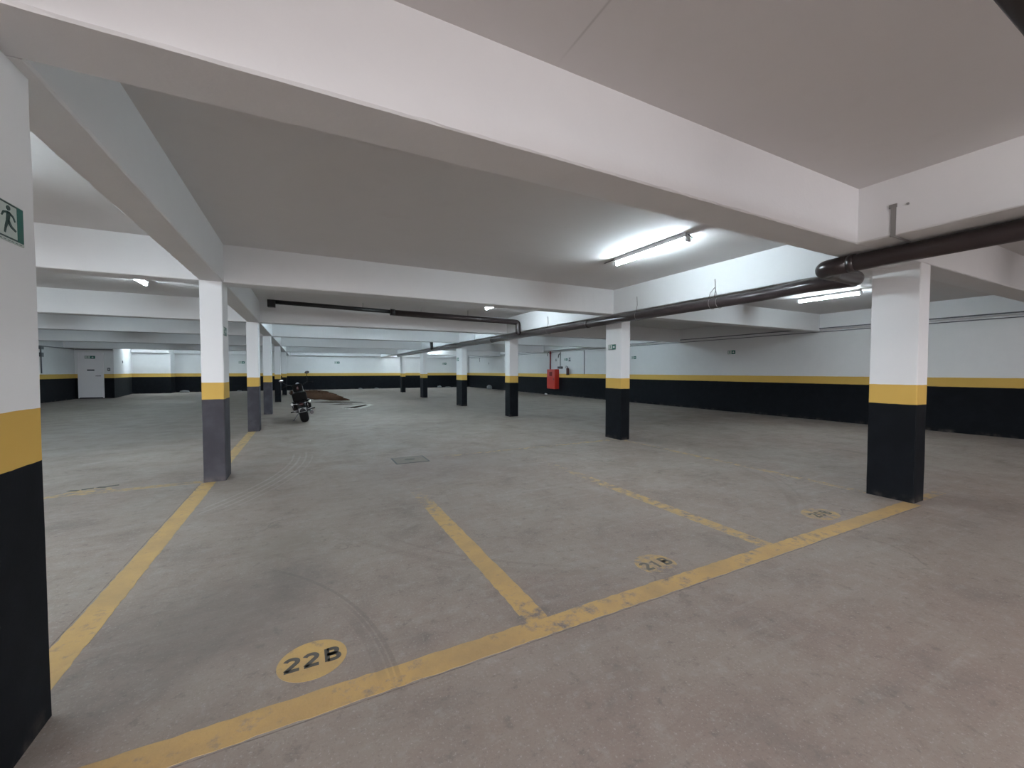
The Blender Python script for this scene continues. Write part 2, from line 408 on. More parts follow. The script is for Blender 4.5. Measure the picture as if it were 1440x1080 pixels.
row_beam(-1.22, -.95, [(-6.9, 1.98)]+segs, 'lengthwise white beam resting on the left row of grey based columns')
row_beam(5.88, 6.40, segs, 'lengthwise white beam over the right row of black based columns, beside the main pipe')
row_beam(4.70, 5.45, [(-6.9, 1.98)], 'short lengthwise beam at upper right above the thick brown pipe')

# ------------------------------------------------------------------ columns
def column(x0, x1, y0, y1, mat, label, group):
    m = MB(); bm = m.bm
    n = 14; prev = None; rng = random.Random(int(x0*97+y0*31)); c = .008
    for i in range(n+1):
        z = SOF*i/n; j = lambda: rng.uniform(-.0015, .0015)
        pts = []
        for (cx, cy, sx, sy) in ((x0, y0, 1, 1), (x1, y0, -1, 1), (x1, y1, -1, -1), (x0, y1, 1, -1)):
            a = (cx, cy+sy*c); b_ = (cx+sx*c, cy)
            if sx*sy > 0: pts += [a, b_]
            else: pts += [b_, a]
        ring = [bm.verts.new((p[0]+j(), p[1]+j(), z)) for p in pts]
        if prev:
            for k in range(8): bm.faces.new((prev[k], prev[(k+1) % 8], ring[(k+1) % 8], ring[k]))
        else: bm.faces.new(ring[::-1])
        prev = ring
    bm.faces.new(prev)
    return tag(m.build('concrete_column', mat), label, 'column', group)
GR, GL = 'right row of black based columns', 'left row of grey based columns'
column(6.13, 6.39, 1.99, 2.43, M_COL, 'big right column, black and yellow base, at the end of the front yellow line', GR)
column(6.12, 6.37, 6.77, 7.28, M_COL, 'second black based column of the right row, with a green exit sign', GR)
column(6.03, 6.35, 11.95, 12.30, M_COL, 'third black based column of the right row, where the cross pipe joins', GR)
column(6.03, 6.27, 16.5, 17.2, M_COL, 'fourth black based column of the right row, small sign on its side', GR)
column(6.0, 6.25, 22.75, 23.4, M_COL, 'fifth black based column of the right row, far away', GR)
column(6.2, 6.45, 29.25, 29.8, M_COL, 'farthest small column of the right row, under the pipe end', GR)
column(-1.30, -1.0, 1.98, 2.46, M_COL, 'huge near pillar cut by the left picture edge, black base, exit sign', GL)
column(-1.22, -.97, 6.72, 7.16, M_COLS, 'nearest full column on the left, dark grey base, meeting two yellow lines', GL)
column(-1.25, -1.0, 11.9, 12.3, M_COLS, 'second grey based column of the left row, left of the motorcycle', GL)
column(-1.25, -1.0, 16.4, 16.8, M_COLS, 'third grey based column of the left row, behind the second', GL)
column(-1.26, -1.01, 22.75, 23.2, M_COL, 'fourth column of the left row, thin dark base', GL)
column(-1.22, -.97, 29.3, 29.7, M_COL, 'farthest column of the left row, beside the soil heap', GL)

# ------------------------------------------------------------------ floor markings
T = .0016
def strip(x0, x1, y0, y1, mat, label, z=T, group='painted bay lines', axis=None):
    """thin painted stripe with slightly ragged long edges"""
    m = MB(); bm = m.bm; ax = axis if axis is not None else (0 if (x1-x0) > (y1-y0) else 1)
    a, b = (x0, x1) if ax == 0 else (y0, y1); lo, hi = (y0, y1) if ax == 0 else (x0, x1)
    n = max(2, int((b-a)/.05)); rng = random.Random(int(a*17+lo*91)); prev = None
    for i in range(n+1):
        t = a+(b-a)*i/n; e = [rng.uniform(-.005, .005) for _ in range(2)]
        q = [(t, lo+e[0]), (t, hi+e[1])] if ax == 0 else [(lo+e[0], t), (hi+e[1], t)]
        ring = [bm.verts.new((*q[0], 0.0002)), bm.verts.new((*q[1], 0.0002)), bm.verts.new((*q[1], z)), bm.verts.new((*q[0], z))]
        if prev:
            for k in range(4): bm.faces.new((prev[k], prev[(k+1) % 4], ring[(k+1) % 4], ring[k]))
        else: bm.faces.new(ring)
        prev = ring
    bm.faces.new(prev[::-1])
    return tag(m.build('painted_line', mat), label, 'floor line', group)
strip(-1.2, 6.12, 1.925, 2.075, M_LINE, 'long yellow front line running diagonally across the foreground floor')
strip(1.16, 1.31, 2.076, 5.6, worn_paint('line_paint_mid', wear=.36, fade=(1, 3.6, 5.7)), 'yellow divider line between bays 22B and 21B')
strip(3.46, 3.61, 2.076, 6.9, worn_paint('line_paint_worn', wear=.42, fade=(1, 3.0, 7.2)), 'worn yellow divider line between bays 21B and 20B')
strip(-1.24, -1.08, 2.47, 6.71, worn_paint('line_paint_left', wear=.34), 'yellow line from the near left pillar to the next column')
strip(-1.24, -1.08, 7.17, 11.89, worn_paint('line_paint_back', wear=.40), 'yellow line between the first and second full left columns')
strip(6.12, 6.24, 2.44, 6.76, worn_paint('line_paint_faint', wear=.475), 'faint yellow line joining the two nearest right columns')
strip(2.2, 6.1, 6.83, 6.95, worn_paint('line_paint_faint2', wear=.475), 'faint yellow line running left from the second right column', axis=0)
strip(-4.6, -1.24, 6.72, 6.86, worn_paint('line_paint_faint3', wear=.475), 'faint orange line running left from the nearest full left column', axis=0)
strip(6.41, 7.4, 1.98, 2.09, worn_paint('line_paint_faint4', wear=.46, fade=(0, 6.6, 7.5)), 'short faint yellow line right of the big right column', axis=0)

def arcpts(cx, cy, rx, ry, a0, a1, n=12):
    return [(cx+rx*math.cos(math.radians(a0+(a1-a0)*k/n)), cy+ry*math.sin(math.radians(a0+(a1-a0)*k/n))) for k in range(n+1)]
GLYPH = {  # stencil strokes in a 0.72 x 1.0 cell
    '2': [arcpts(.34, .70, .25, .21, 165, -35)+[(.10, .10)], [(.05, .09), (.66, .09)]],
    '1': [[(.14, .74), (.36, .90), (.36, .02)]],
    '0': [arcpts(.34, .5, .25, .40, 0, 360, 28)],
    'B': [[(.12, .02), (.12, .98)], [(.12, .90), (.36, .90)]+arcpts(.36, .72, .20, .18, 90, -90)+[(.12, .54)], [(.12, .50), (.40, .50)]+arcpts(.40, .30, .22, .20, 90, -90)+[(.12, .10)]],
}
def text_mesh(name, body, size, mat, parent, w=.215):
    """painted stencil characters, each stroke a flat ribbon"""
    m = MB(); x0 = -.39*len(body)-.04
    for n_, ch in enumerate(body):
        if ch == 'B': x0 += .10
        for st in GLYPH[ch]:
            L_, R_ = [], []
            for i, p in enumerate(st):
                a = st[max(0, i-1)]; b = st[min(len(st)-1, i+1)]
                dx, dy = b[0]-a[0], b[1]-a[1]; l = math.hypot(dx, dy) or 1
                nx, ny = -dy/l*w/2, dx/l*w/2
                L_.append((p[0]+nx, p[1]+ny)); R_.append((p[0]-nx, p[1]-ny))
            for i in range(len(st)-1):
                q = [L_[i], L_[i+1], R_[i+1], R_[i]]
                m.prism([((x+x0)*size, (y-.5)*size) for x, y in q], 0, .0006)
        x0 += .78
        if ch != 'B': x0 += .02
    return m.build(name, mat, parent)

def number_spot(x, y, txt, wear, label, rx=.165, ry=.155, size=.15, sq=1.0, txtmat=None, off=0.0):
    root = empty('bay_number', (x, y, 0), label, 'painted number', 'painted bay numbers')
    m = MB(); m.prism([(rx*math.cos(2*PI*k/48), ry*math.sin(2*PI*k/48)) for k in range(48)], .0004, .0020)
    m.build('painted_oval', worn_paint('oval_'+txt, wear=wear, col=(.58, .38, .13)), root)
    t = text_mesh('numerals', txt, size, txtmat or M_TXT, root)
    t.location = (0, off, .0022); t.scale = (1.0, sq, 1)
    return root
number_spot(.02, 2.315, '22B', .33, 'yellow oval with black number 22B on the foreground floor', size=.112)
number_spot(2.42, 2.27, '21B', .445, 'worn yellow oval with number 21B beyond the front line', txtmat=simple('stencil_worn', (.14, .125, .105), .85, var=.4, scale=25), size=.115)
number_spot(4.81, 2.29, '20B', .465, 'faded oval with number 20B near the big right column', txtmat=simple('stencil_faded', (.12, .11, .09), .85, var=.4, scale=25), size=.115, rx=.21)
# worn unreadable mark on the left
root = empty('bay_number', (-2.42, 6.98, 0), 'worn unreadable dark mark over a faded oval, left of the left columns', 'painted number', 'painted bay numbers')
MB().prism([(.22*math.cos(2*PI*k/32), -.08+.15*math.sin(2*PI*k/32)) for k in range(32)], .0004, .0018).build('painted_oval', worn_paint('oval_left', wear=.465), root)
m = MB()
for k, (u, v) in enumerate(((-.17, .02), (-.05, .05), (.08, .07), (.18, .10))):
    m.box((u-.055, v-.03, .0018), (u+.055, v+.03, .0028), rot=Matrix.Rotation(.3 if k % 2 else -.3, 4, 'Z'))
m.build('numerals', M_TXT, root)

# drain cover
c = empty('drain_cover', (1.58, 6.88, 0), 'square concrete floor cover sunk in the bay floor, dark edges', 'cover')
MB().box((-.25, -.22, .0), (.25, .22, .006), .002).build('lid', M_COVER, c)
m = MB(); m.box((-.275, -.245, .0), (-.25, .245, .004)); m.box((.25, -.245, 0), (.275, .245, .004)); m.box((-.25, -.245, 0), (.25, -.22, .004)); m.box((-.25, .22, 0), (.25, .245, .004))
m.build('edge_gap', M_DARK, c)
MB().ball((0, .02, .006), .09, (1, .8, .03)).build('lifting_recess', simple('cover_recess', (.12, .11, .1), .8), c)

# ------------------------------------------------------------------ tube lamps
def lamp(x, y0, y1, label, warm=False, far=None):
    far = (y0 > 12) if far is None else far
    root = empty('ceiling_lamp', (x, (y0+y1)/2, CEI), label, 'ceiling lamp', 'fluorescent tube lamps')
    L = (y1-y0)/2
    MB().box((-.045, -L, -.055), (.045, L, 0), .006).build('housing', M_TIN, root)
    for s in (-1, 1):
        MB().box((-.03, s*L-.018, -.115), (.03, s*L+.018, -.05), .004).build('lamp_holder', M_TIN, root)
    MB().cyl((0, -L+.02, -.095), (0, L-.02, -.095), .019, n=16).build('tube', M_TUBEW if warm else (M_TUBEF if far else M_TUBE), root)
    return root
l1 = lamp(4.27, 3.55, 4.85, 'bright tube lamp on the ceiling of the nearest bays, left of the main pipe')
MB().tube([(0, .64, -.02), (.02, .70, -.01), (.01, .74, -.005), (.02, .95, -.004)], .006).build('cable', M_COND, l1)
MB().tube([(0, -.65, -.02), (.012, -.70, -.07), (-.01, -.71, -.11)], .006).build('cable', M_COND, l1)
lamp(10.4, 4.3, 5.5, 'bright tube lamp seen under the pipe elbow, beside the big right column')
lamp(4.28, 8.6, 9.86, 'lamp whose end glints under the second beam above the cross pipe')
lamp(-2.62, 8.7, 9.99, 'lamp whose end glints beyond the left beam, at far left')
lamp(8.3, 27.9, 29.0, 'far lamp glowing against the farthest beam, left of the pipe end', far=False)
lamp(7.0, 34.5, 35.7, 'far lamp glowing at the top of the end wall', far=False)
lamp(-8.7, 33.2, 34.4, 'hidden lamp lighting the recess beside the white door', far=False)
HL = [(-4.9, 2.6, 'second lamp over the left bays, added unseen further left behind the near pillar', 0),  # unseen lamp added to brighten the left bays
      (-2.62, 3.6, 'lamp over the left bays hidden behind the near pillar', 0),
      (-7.2, 4.2, 'added unseen lamp over the far left bays, left of the near pillar', 0), (-7.4, 8.9, 'added unseen lamp behind the near pillar, over the second left bay', 0),  # two more unseen lamps added for light on the left side
      (2.8, -1.9, 'lamp behind the viewer on the left', 1), (-3.4, -1.2, 'lamp behind the viewer at far left', 1), (9.0, -1.5, 'unseen lamp added behind the viewer on the right', 1)]  # the right-hand one is added to light the pipe
for (y, ty) in ((13.2, 'between the third and fourth beams'), (18.9, 'between the fourth and fifth beams'), (25.3, 'between the fifth and farthest beams'), (33.6, 'in the bay before the end wall')):  # unseen lamp grid added to brighten the bays past the third beam
    for (x, tx) in ((-6.2, 'left side'), (1.6, 'middle aisle'), (3.4, 'beside the right columns'), (10.6, 'along the right wall')):
        HL.append((x, y, 'added unseen ceiling lamp %s, %s' % (ty, tx), 0))
for (x, y, t, w) in HL:
    lamp(x, y, y+1.2, t, bool(w))

# ------------------------------------------------------------------ pipes
def collars(pts, r, mat, parent, name='coupling'):
    for (p, q) in pts: MB().cyl(p, q, r, n=28).build(name, mat, parent)
R1 = .090; PZ = 2.612
root = empty('drain_pipe', (5.9, 2.45, PZ), 'thick brown main drain pipe running below the right beam with a double elbow', 'pipe')
def L(p): return tuple(a-b for a, b in zip(p, (5.9, 2.45, PZ)))
MB().tube([L((5.06, -2.7, PZ+.012)), L((5.06, 2.46, PZ)), L((5.90, 2.46, PZ-.015)), L((5.78, 2.95, PZ-.015)), L((5.90, 3.6, PZ-.015)), L((5.90, 29.0, PZ-.02))], R1-.006, n=28, fillet=.13).build('pipe_run', M_PIPE, root)
MB().tube([L((5.06, 2.2, PZ)), L((5.06, 2.46, PZ)), L((5.32, 2.46, PZ-.005))], R1, n=28, fillet=.14).build('elbow', M_PIPE, root)
collars([(L((5.06, 2.14, PZ)), L((5.06, 2.2, PZ))), (L((5.90, 7.6, PZ-.015)), L((5.90, 7.68, PZ-.015))), (L((5.90, 13.0, PZ-.016)), L((5.90, 13.1, PZ-.016)))], R1+.001, M_PIPE, root)
MB().cyl(L((5.90, 29.0, PZ-.02)), L((5.90, 29.05, PZ-.02)), .088, n=24).build('end_cap', M_PIPEB, root)
MB().tube([L((5.79, 20.3, PZ+.55)), L((5.79, 20.3, PZ+.06)), L((5.82, 20.3, PZ+.0))], .072, n=18).build('vertical_inlet', M_PIPEB, root)
r2 = bpy.data.objects.new('branch_pipe', None); COL.objects.link(r2); r2.parent = root; r2.location = (-5.9, 10.9-2.45, 3.0-PZ); r2['label'] = 'thin dark branch pipe crossing under the ceiling'
MB().tube([(-.62, 0, .10), (2.12, 0, .045)], .050, n=20).build('thin_run', M_PIPEB, r2)
MB().tube([(2.08, 0, .025), (5.62, 0, -.02), (5.78, 0, -.03), (5.78, 0, -.32), (5.83, 0, -.37)], .078, n=22, fillet=.16).build('thick_run', M_PIPE, r2)
MB().box((-.72, -.08, -.03), (-.56, .08, .14), .012).build('end_trap', M_PIPEB, r2)
MB().cyl((2.02, 0, .035), (2.14, 0, .033), .086, n=22).build('coupling', M_PIPEB, r2)
r3 = MB().tube([(.75, .36, 2.60), (4.972, .36, 2.60)], .088, n=28).build('brown_pipe', M_PIPE)
tag(r3, 'dark brown pipe cutting the top right corner of the view', 'pipe')
# hangers
def hanger(pts, label, w=.006):
    h = MB().tube(pts, w, n=6).build('pipe_hanger', M_STRAP); return tag(h, label, 'hanger', 'metal pipe hangers')
hl = {4.35: 'wire hanger on the main pipe above the bright tube lamp level, nearest the elbow', 6.06: 'thin hanger just before the second right column',
      9.35: 'hanger on the main pipe, beyond the second right column', 12.2: 'hanger on the main pipe by the third right column', 14.6: 'hanger on the main pipe, past the third right column',
      16.9: 'hanger on the main pipe over the fourth right column', 20.5: 'small hanger on the far part of the main pipe'}
for y, t in hl.items():
    m = MB(); m.tube([(5.868, y, 2.97), (5.868, y-.01, 2.80), (5.835, y-.012, 2.68)], .006, n=6)
    if y < 5:
        m.tube([(5.868, y, 2.84), (5.84, y+.06, 2.76), (5.82, y+.07, 2.68)], .006, n=6); m.tube([(5.868, y, 2.84), (5.86, y-.03, 2.74), (5.82, y-.06, 2.68)], .005, n=6)
        m.torus((5.90, y+.07, PZ-.015), R1+.003, .004, 'Y', 24, 6); m.torus((5.90, y-.06, PZ-.015), R1+.003, .004, 'Y', 24, 6)
    else: m.torus((5.90, y, PZ-.016), R1+.002, .004, 'Y', 24, 6)
    tag(m.build('pipe_hanger', M_STRAP), t, 'hanger', 'metal pipe hangers')
m = MB(); m.box((4.690, 1.70, 2.70), (4.699, 1.735, 2.985)); m.box((4.688, 1.695, 2.955), (4.699, 1.75, 2.985)); m.tube([(4.695, 1.717, 2.705), (4.80, 1.705, 2.695), (4.99, 1.70, 2.69)], .009, n=6)
m.ball((4.69, 1.62, 2.955), .010)
tag(m.build('pipe_hanger', M_STRAP), 'flat perforated strap holding the thick pipe at upper right', 'hanger', 'metal pipe hangers')
for x, zz, t in ((1.35, 3.03, 'thin rod holding the cross pipe, leftmost'), (2.83, 3.01, 'thin rod holding the cross pipe, middle'), (4.17, 3.0, 'thin rod holding the cross pipe, right')):
    tag(MB().tube([(x, 10.9, CEI), (x, 10.9, zz+.02)], .008, n=6).build('pipe_hanger', M_STRAP), t, 'hanger', 'metal pipe hangers')

# ------------------------------------------------------------------ wall conduits
def conduit(pts, label, r=.014, name='conduit', mat=None, group='wall conduits'):
    return tag(MB().tube(pts, r, n=8, fillet=.05).build(name, mat or M_COND), label, 'conduit', group)
conduit([(13.885, -6, 2.79), (13.885, 36.1, 2.79)], 'upper grey conduit along the right wall under the ceiling', .016)
conduit([(14.08, -6, 2.70), (14.08, 36.1, 2.70)], 'lower thin conduit along the right wall', .012)
conduit([(14.08, 18.58, 2.69), (14.08, 18.58, 1.34)], 'vertical grey conduit on the right wall, right of the fire extinguisher', .018)
conduit([(14.08, 33.9, 2.69), (14.08, 33.9, 2.35)], 'short vertical conduit near the far right corner', .018)
c1 = empty('call_point', (14.1, 20.98, 1.72), 'black alarm box on the wall with a conduit down to it', 'alarm box')
MB().box((-.07, -.24, -.07), (0, .24, .07), .01).build('box', M_DARK, c1)
MB().tube([(-.02, 0, .07), (-.02, 0, .97)], .016, n=8).build('feed_conduit', M_COND, c1)
MB().tube([(-.03, .02, .86), (-.04, .17, .80), (-.04, .20, .62)], .020, n=8, fillet=.05).build('hook_cable', M_DARK, c1)
conduit([(XL+.021, 22, 2.688), (XL+.021, 30.25, 2.688)], 'grey conduit along the left wall under the far beams', .02)
conduit([(XL+.05, 30.278, 2.688), (-9.45, 30.278, 2.688)], 'grey conduit above the white door', .02)
cl = empty('junction_conduit', (XL, 27.1, 1.4), 'vertical grey conduit with junction box on the left wall', 'conduit')
MB().tube([(.03, 0, 0), (.03, 0, 1.15)], .024, n=8).build('tube', M_COND, cl)
MB().box((0, -.09, .78), (.09, .09, .98), .01).build('junction_box', M_COND, cl)
MB().box((0, -.12, 1.13), (.09, .12, 1.26), .01).build('junction_box', M_COND, cl)

# ------------------------------------------------------------------ hydrant cabinet, riser, extinguisher
cab = empty('hydrant_cabinet', (14.1, 21.6, .40), 'red fire hydrant cabinet on the right wall', 'cabinet')
MB().box((-.30, -.46, 0), (0, .46, 1.22), .012).build('body', M_RED, cab)
dr = MB().box((-.32, -.44, .02), (-.30, .44, 1.20), .006).build('door', M_RED, cab)
m = MB()
m.box((-.326, -.16, .80), (-.32, .16, 1.06)); m.build('inspection_window', simple('window_dark_red', (.16, .01, .01), .2), dr)
MB().box((-.345, -.38, .56), (-.32, -.33, .66), .004).build('handle', M_STEEL, dr)
ris = empty('fire_riser', (13.99, 21.98, 1.62), 'dark red riser pipe above the hydrant cabinet', 'pipe')
MB().tube([(0, 0, 0), (0, 0, 1.14)], .045, n=16).build('riser', M_REDP, ris)
MB().cyl((0, 0, .98), (0, 0, 1.06), .065, n=16).build('coupling', M_REDP, ris)
MB().tube([(-.02, .32, .85), (-.03, .28, 1.05), (-.02, .14, 1.10)], .016, n=8, fillet=.06).build('bracket_wire', M_DARK, ris)
ex = empty('fire_extinguisher', (13.98, 20.05, 1.28), 'dark wall mounted fire extinguisher right of the hydrant cabinet', 'fire extinguisher')
m = MB(); m.cyl((0, 0, .0), (0, 0, .36), .085, n=20); m.ball((0, 0, .36), .085, (1, 1, .7)); m.build('cylinder', M_EXT, ex)
MB().cyl((0, 0, .41), (0, 0, .47), .025, n=12).build('valve', M_STEEL, ex)
m = MB(); m.box((-.012, -.02, .47), (.012, .14, .485)); m.box((-.012, -.02, .50), (.012, .13, .512), rot=Matrix.Rotation(.15, 4, 'X')); m.build('lever', M_DARK, ex)
MB().tube([(-.02, -.02, .45), (-.07, -.10, .42), (-.09, -.12, .2), (-.09, -.06, -.02)], .013, n=8, fillet=.08).build('hose', M_DARK, ex)
MB().tube([(.1, .30, .56), (.06, .30, .42), (.04, .14, .40), (0, .02, .40)], .01, n=6).build('wall_bracket', M_DARK, ex)
MB().cyl((0, 0, 0), (0, 0, .05), .09, n=20).build('base_ring', M_DARK, ex)

# ------------------------------------------------------------------ signs
def runner(m, f, s, w0, w1, flip=1):
    """running figure, centred, height about 1*s"""
    def bar(a, b, wa, wb):
        ax, ay = a; bx, by = b; dx, dy = bx-ax, by-ay; l = math.hypot(dx, dy); nx, ny = -dy/l, dx/l
        m.prism([((ax+nx*wa)*s*flip, (ay+ny*wa)*s), ((bx+nx*wb)*s*flip, (by+ny*wb)*s), ((bx-nx*wb)*s*flip, (by-ny*wb)*s), ((ax-nx*wa)*s*flip, (ay-ny*wa)*s)], w0, w1, f)
    m.prism([((.02+.075*math.cos(2*PI*k/14))*s*flip, (.38+.075*math.sin(2*PI*k/14))*s) for k in range(14)], w0, w1, f)
    bar((.03, .26), (-.02, -.02), .075, .06)      # torso
    bar((.03, .25), (.20, .17), .035, .03); bar((.20, .17), (.27, .04), .03, .022)
    bar((.0, .25), (-.17, .20), .035, .03); bar((-.17, .20), (-.24, .08), .03, .022)
    bar((.0, -.0), (.12, -.16), .05, .042); bar((.12, -.16), (.30, -.24), .042, .028)
    bar((-.02, .0), (-.10, -.22), .05, .04); bar((-.10, -.22), (-.14, -.40), .036, .028)
def exit_sign(loc, face, w, h, label, mirror=1, small=False, frame_mat=None, thick=.006):
    """face: '-X','+X','-Y' normal of the sign; runner panel + green arrow panel"""
    root = empty('exit_sign', loc, label, 'sign', 'green exit signs')
    f = {'-X': lambda u, v, q: (-q, -u, v), '+X': lambda u, v, q: (q, u, v), '-Y': lambda u, v, q: (u, -q, v)}[face]
    m = MB(); m.prism([(-w/2, -h/2), (w/2, -h/2), (w/2, h/2), (-w/2, h/2)], 0, thick, f); m.build('plate', M_PLATE, root)
    t = thick+.0008; g = MB(); e = .035*h
    for a in ([(-w/2, h/2-e*2), (w/2, h/2-e*2), (w/2, h/2), (-w/2, h/2)], [(-w/2, -h/2), (w/2, -h/2), (w/2, -h/2+e*2), (-w/2, -h/2+e*2)],
              [(-w/2, -h/2+e), (-w/2+e*2, -h/2+e), (-w/2+e*2, h/2-e), (-w/2, h/2-e)]):
        g.prism([(x*mirror, y) for x, y in a], thick, t, f)
    g.build('border', M_GREEND, root)
    x0 = w*.02
    MB().prism([(x0*mirror, -h/2), (w/2*mirror, -h/2), (w/2*mirror, h/2), (x0*mirror, h/2)], thick, t+.0004, f).build('green_panel', M_GREEN, root)
    ar = MB(); cx = (x0+w/2)/2; a = h*.28; q0, q1 = t+.0004, t+.0012
    ar.prism([((cx+p)*mirror, q) for p, q in ((a, 0), (-.1*a, a), (-.1*a, .4*a), (-a, .4*a), (-a, -.4*a), (-.1*a, -.4*a), (-.1*a, -a))], q0, q1, f)
    ar.build('arrow', M_PLATEW, root)
    r = MB(); fr = lambda u, v, q: f(u*mirror - w*.24*mirror, v, q)
    runner(r, fr, h*.85, thick, t+.0004); r.build('running_figure', M_GREEN, root)
    return root
# large sign on the near pillar: figure left, door panel right
root = empty('exit_sign', (-.998, 2.245, 2.075), 'large green running man exit sign on the near left pillar', 'sign', 'green exit signs')
f = lambda u, v, q: (q, u, v)
W2, H2 = .24, .135
MB().prism([(-W2/2, -H2/2-.012), (W2/2+.004, -H2/2-.012), (W2/2+.004, H2/2+.003), (-W2/2, H2/2+.003)], 0, .003, f).build('plate', M_PLATE, root)
m = MB(); m.prism([(-W2/2, H2/2-.006), (W2/2, H2/2-.006), (W2/2, H2/2), (-W2/2, H2/2)], .003, .0038, f); m.prism([(-W2/2, -H2/2), (W2/2, -H2/2), (W2/2, -H2/2+.006), (-W2/2, -H2/2+.006)], .003, .0038, f); m.prism([(-W2/2, -H2/2), (-W2/2+.006, -H2/2), (-W2/2+.006, H2/2), (-W2/2, H2/2)], .003, .0038, f)
m.build('border', M_GREEND, root)
MB().prism([(W2/2-.038, -H2/2), (W2/2, -H2/2), (W2/2, H2/2), (W2/2-.038, H2/2)], .003, .0042, f).build('green_panel', M_GREEN, root)
m = MB(); runner(m, lambda u, v, q: (q, u*1.25+.026, v), .125, .003, .0044); m.build('running_figure', M_GREEND, root)
t = MB()
for k in range(9): t.box((.003, -.10+k*.024, -H2/2-.0085), (.0036, -.085+k*.024, -H2/2-.0065))
t.build('small_print', M_GREEND, root)
exit_sign((6.118, 7.06, 2.035), '-X', .24, .115, 'green exit sign with arrow on the second right column')
exit_sign((-.968, 6.84, 2.05), '+X', .24, .115, 'green exit sign on the side of the nearest full left column')
exit_sign((6.028, 17.0, 2.02), '-X', .26, .15, 'small exit sign on the side of the fourth right column')
exit_sign((14.098, 9.72, 2.20), '-X', .30, .135, 'green exit sign with arrow on the right wall, nearest one')
exit_sign((14.098, 14.72, 2.15), '-X', .30, .13, 'green exit sign on the right wall, just right of the second right column')
exit_sign((14.098, 20.4, 2.205), '-X', .36, .13, 'small exit sign on the right wall over the fire extinguisher')
exit_sign((2.46, 36.498, 2.21), '-Y', .38, .17, 'small exit sign on the end wall above the soil heap')
exit_sign((-4.14, 36.498, 2.16), '-Y', .38, .17, 'small exit sign on the end wall behind the left columns')
exit_sign((11.63, 36.498, 2.2), '-Y', .38, .17, 'small exit sign on the end wall between the far right columns')
for (y, z, w, h, t) in ((21.48, 2.2, .2, .2, 'small square sign above the hydrant cabinet'), (20.02, 2.2, .26, .30, 'small framed notice right of the exit sign by the extinguisher'), (31.9, 2.17, .16, .2, 'tiny dark sign on the far end of the right wall')):
    root = empty('wall_notice', (14.098, y, z), t, 'sign', 'small notices on the right wall')
    MB().box((-.006, -w/2, -h/2), (0, w/2, h/2)).build('plate', M_PLATEW, root)
    m = MB(); m.box((-.008, -w*.36, -h*.36), (-.006, w*.36, -h*.05)); m.box((-.008, -w*.2, h*.02), (-.006, w*.2, h*.36)); m.build('pictogram', M_COND, root)

# ------------------------------------------------------------------ door
dw0, dw1, dy = -10.82, -9.88, 30.3
d = struct(MB().box((dw0, dy-.045, .07), (dw1, dy, 2.12), .004).build('door_1', M_DOOR))
m = MB(); m.box((dw0-.05, dy-.055, .03), (dw0, dy, 2.52)); m.box((dw1, dy-.055, .03), (dw1+.05, dy, 2.52)); m.box((dw0, dy-.055, 2.47), (dw1, dy, 2.52)); m.build('door_frame', M_DOOR, d)
MB().box((dw0, dy-.035, 2.13), (dw1, dy, 2.47)).build('transom_panel', M_DOOR, d)
m = MB(); m.cyl((dw1-.08, dy-.045, 1.24), (dw1-.08, dy-.11, 1.24), .02, n=12); m.box((dw1-.26, dy-.12, 1.225), (dw1-.06, dy-.10, 1.255)); m.build('handle', M_DARK, d)
MB().box((dw0, dy-.06, 0), (dw1, dy-.01, .07)).build('threshold', M_DARK, d)
exit_sign((-10.37, dy-.036, 2.26), '-Y', .42, .16, 'green exit sign above the white door')
pl = empty('door_plate', (-10.35, dy-.046, 1.56), 'small dark plate on the white door', 'sign')
MB().box((-.15, -.006, -.035), (.15, 0, .035)).build('plate', M_DARK, pl)
sw = empty('wall_switch', (-9.62, dy, 1.6), 'small grey box on the wall right of the white door', 'switch')
MB().box((-.06, -.04, -.09), (.06, 0, .09), .008).build('box', M_COND, sw)
MB().box((-.02, -.048, -.02), (.02, -.04, .03)).build('button', M_PLATEW, sw)
rs = tag(MB().cyl((-9.77, 32.6, 2.06), (-9.74, 32.62, 2.06), .09, n=20).build('round_sign', M_COND), 'small round grey plate on the lit recess wall', 'sign')

# ------------------------------------------------------------------ soil, stains, rubble
def blob(name, outline, h, mat, seed, label, cat, zbase=.0, res=26, rough=.25):
    """irregular low heap: height falls to zero at the outline"""
    rng = random.Random(seed); m = MB(); bm = m.bm
    cx = sum(p[0] for p in outline)/len(outline); cy = sum(p[1] for p in outline)/len(outline)
    n = 72; rim = []
    seg = [(Vector(outline[i]), Vector(outline[(i+1) % len(outline)])) for i in range(len(outline))]
    tot = sum((b-a).length for a, b in seg)
    for k in range(n):
        d = tot*k/n
        for a, b in seg:
            l = (b-a).length
            if d <= l: rim.append(a.lerp(b, d/l)); break
            d -= l
    rings = []
    for i in range(10):
        t = 1-i/9.5
        ring = []
        for k, p in enumerate(rim):
            w = 1+rng.uniform(-.05, .05)*(1 if i else 1.2)
            x = cx+(p.x-cx)*t*w; y = cy+(p.y-cy)*t*w
            z = zbase if i == 0 else zbase+h*(1-t**1.6)*(1+rng.uniform(-rough, rough))*.9+.002
            ring.append(bm.verts.new((x, y, z)))
        rings.append(ring)
    for A, B in zip(rings, rings[1:]):
        for k in range(n):
            q = bm.faces.new((A[k], A[(k+1) % n], B[(k+1) % n], B[k])); q.smooth = True
    bm.faces.new(rings[-1]); bm.faces.new(rings[0][::-1])
    return tag(m.build(name, mat), label, cat)
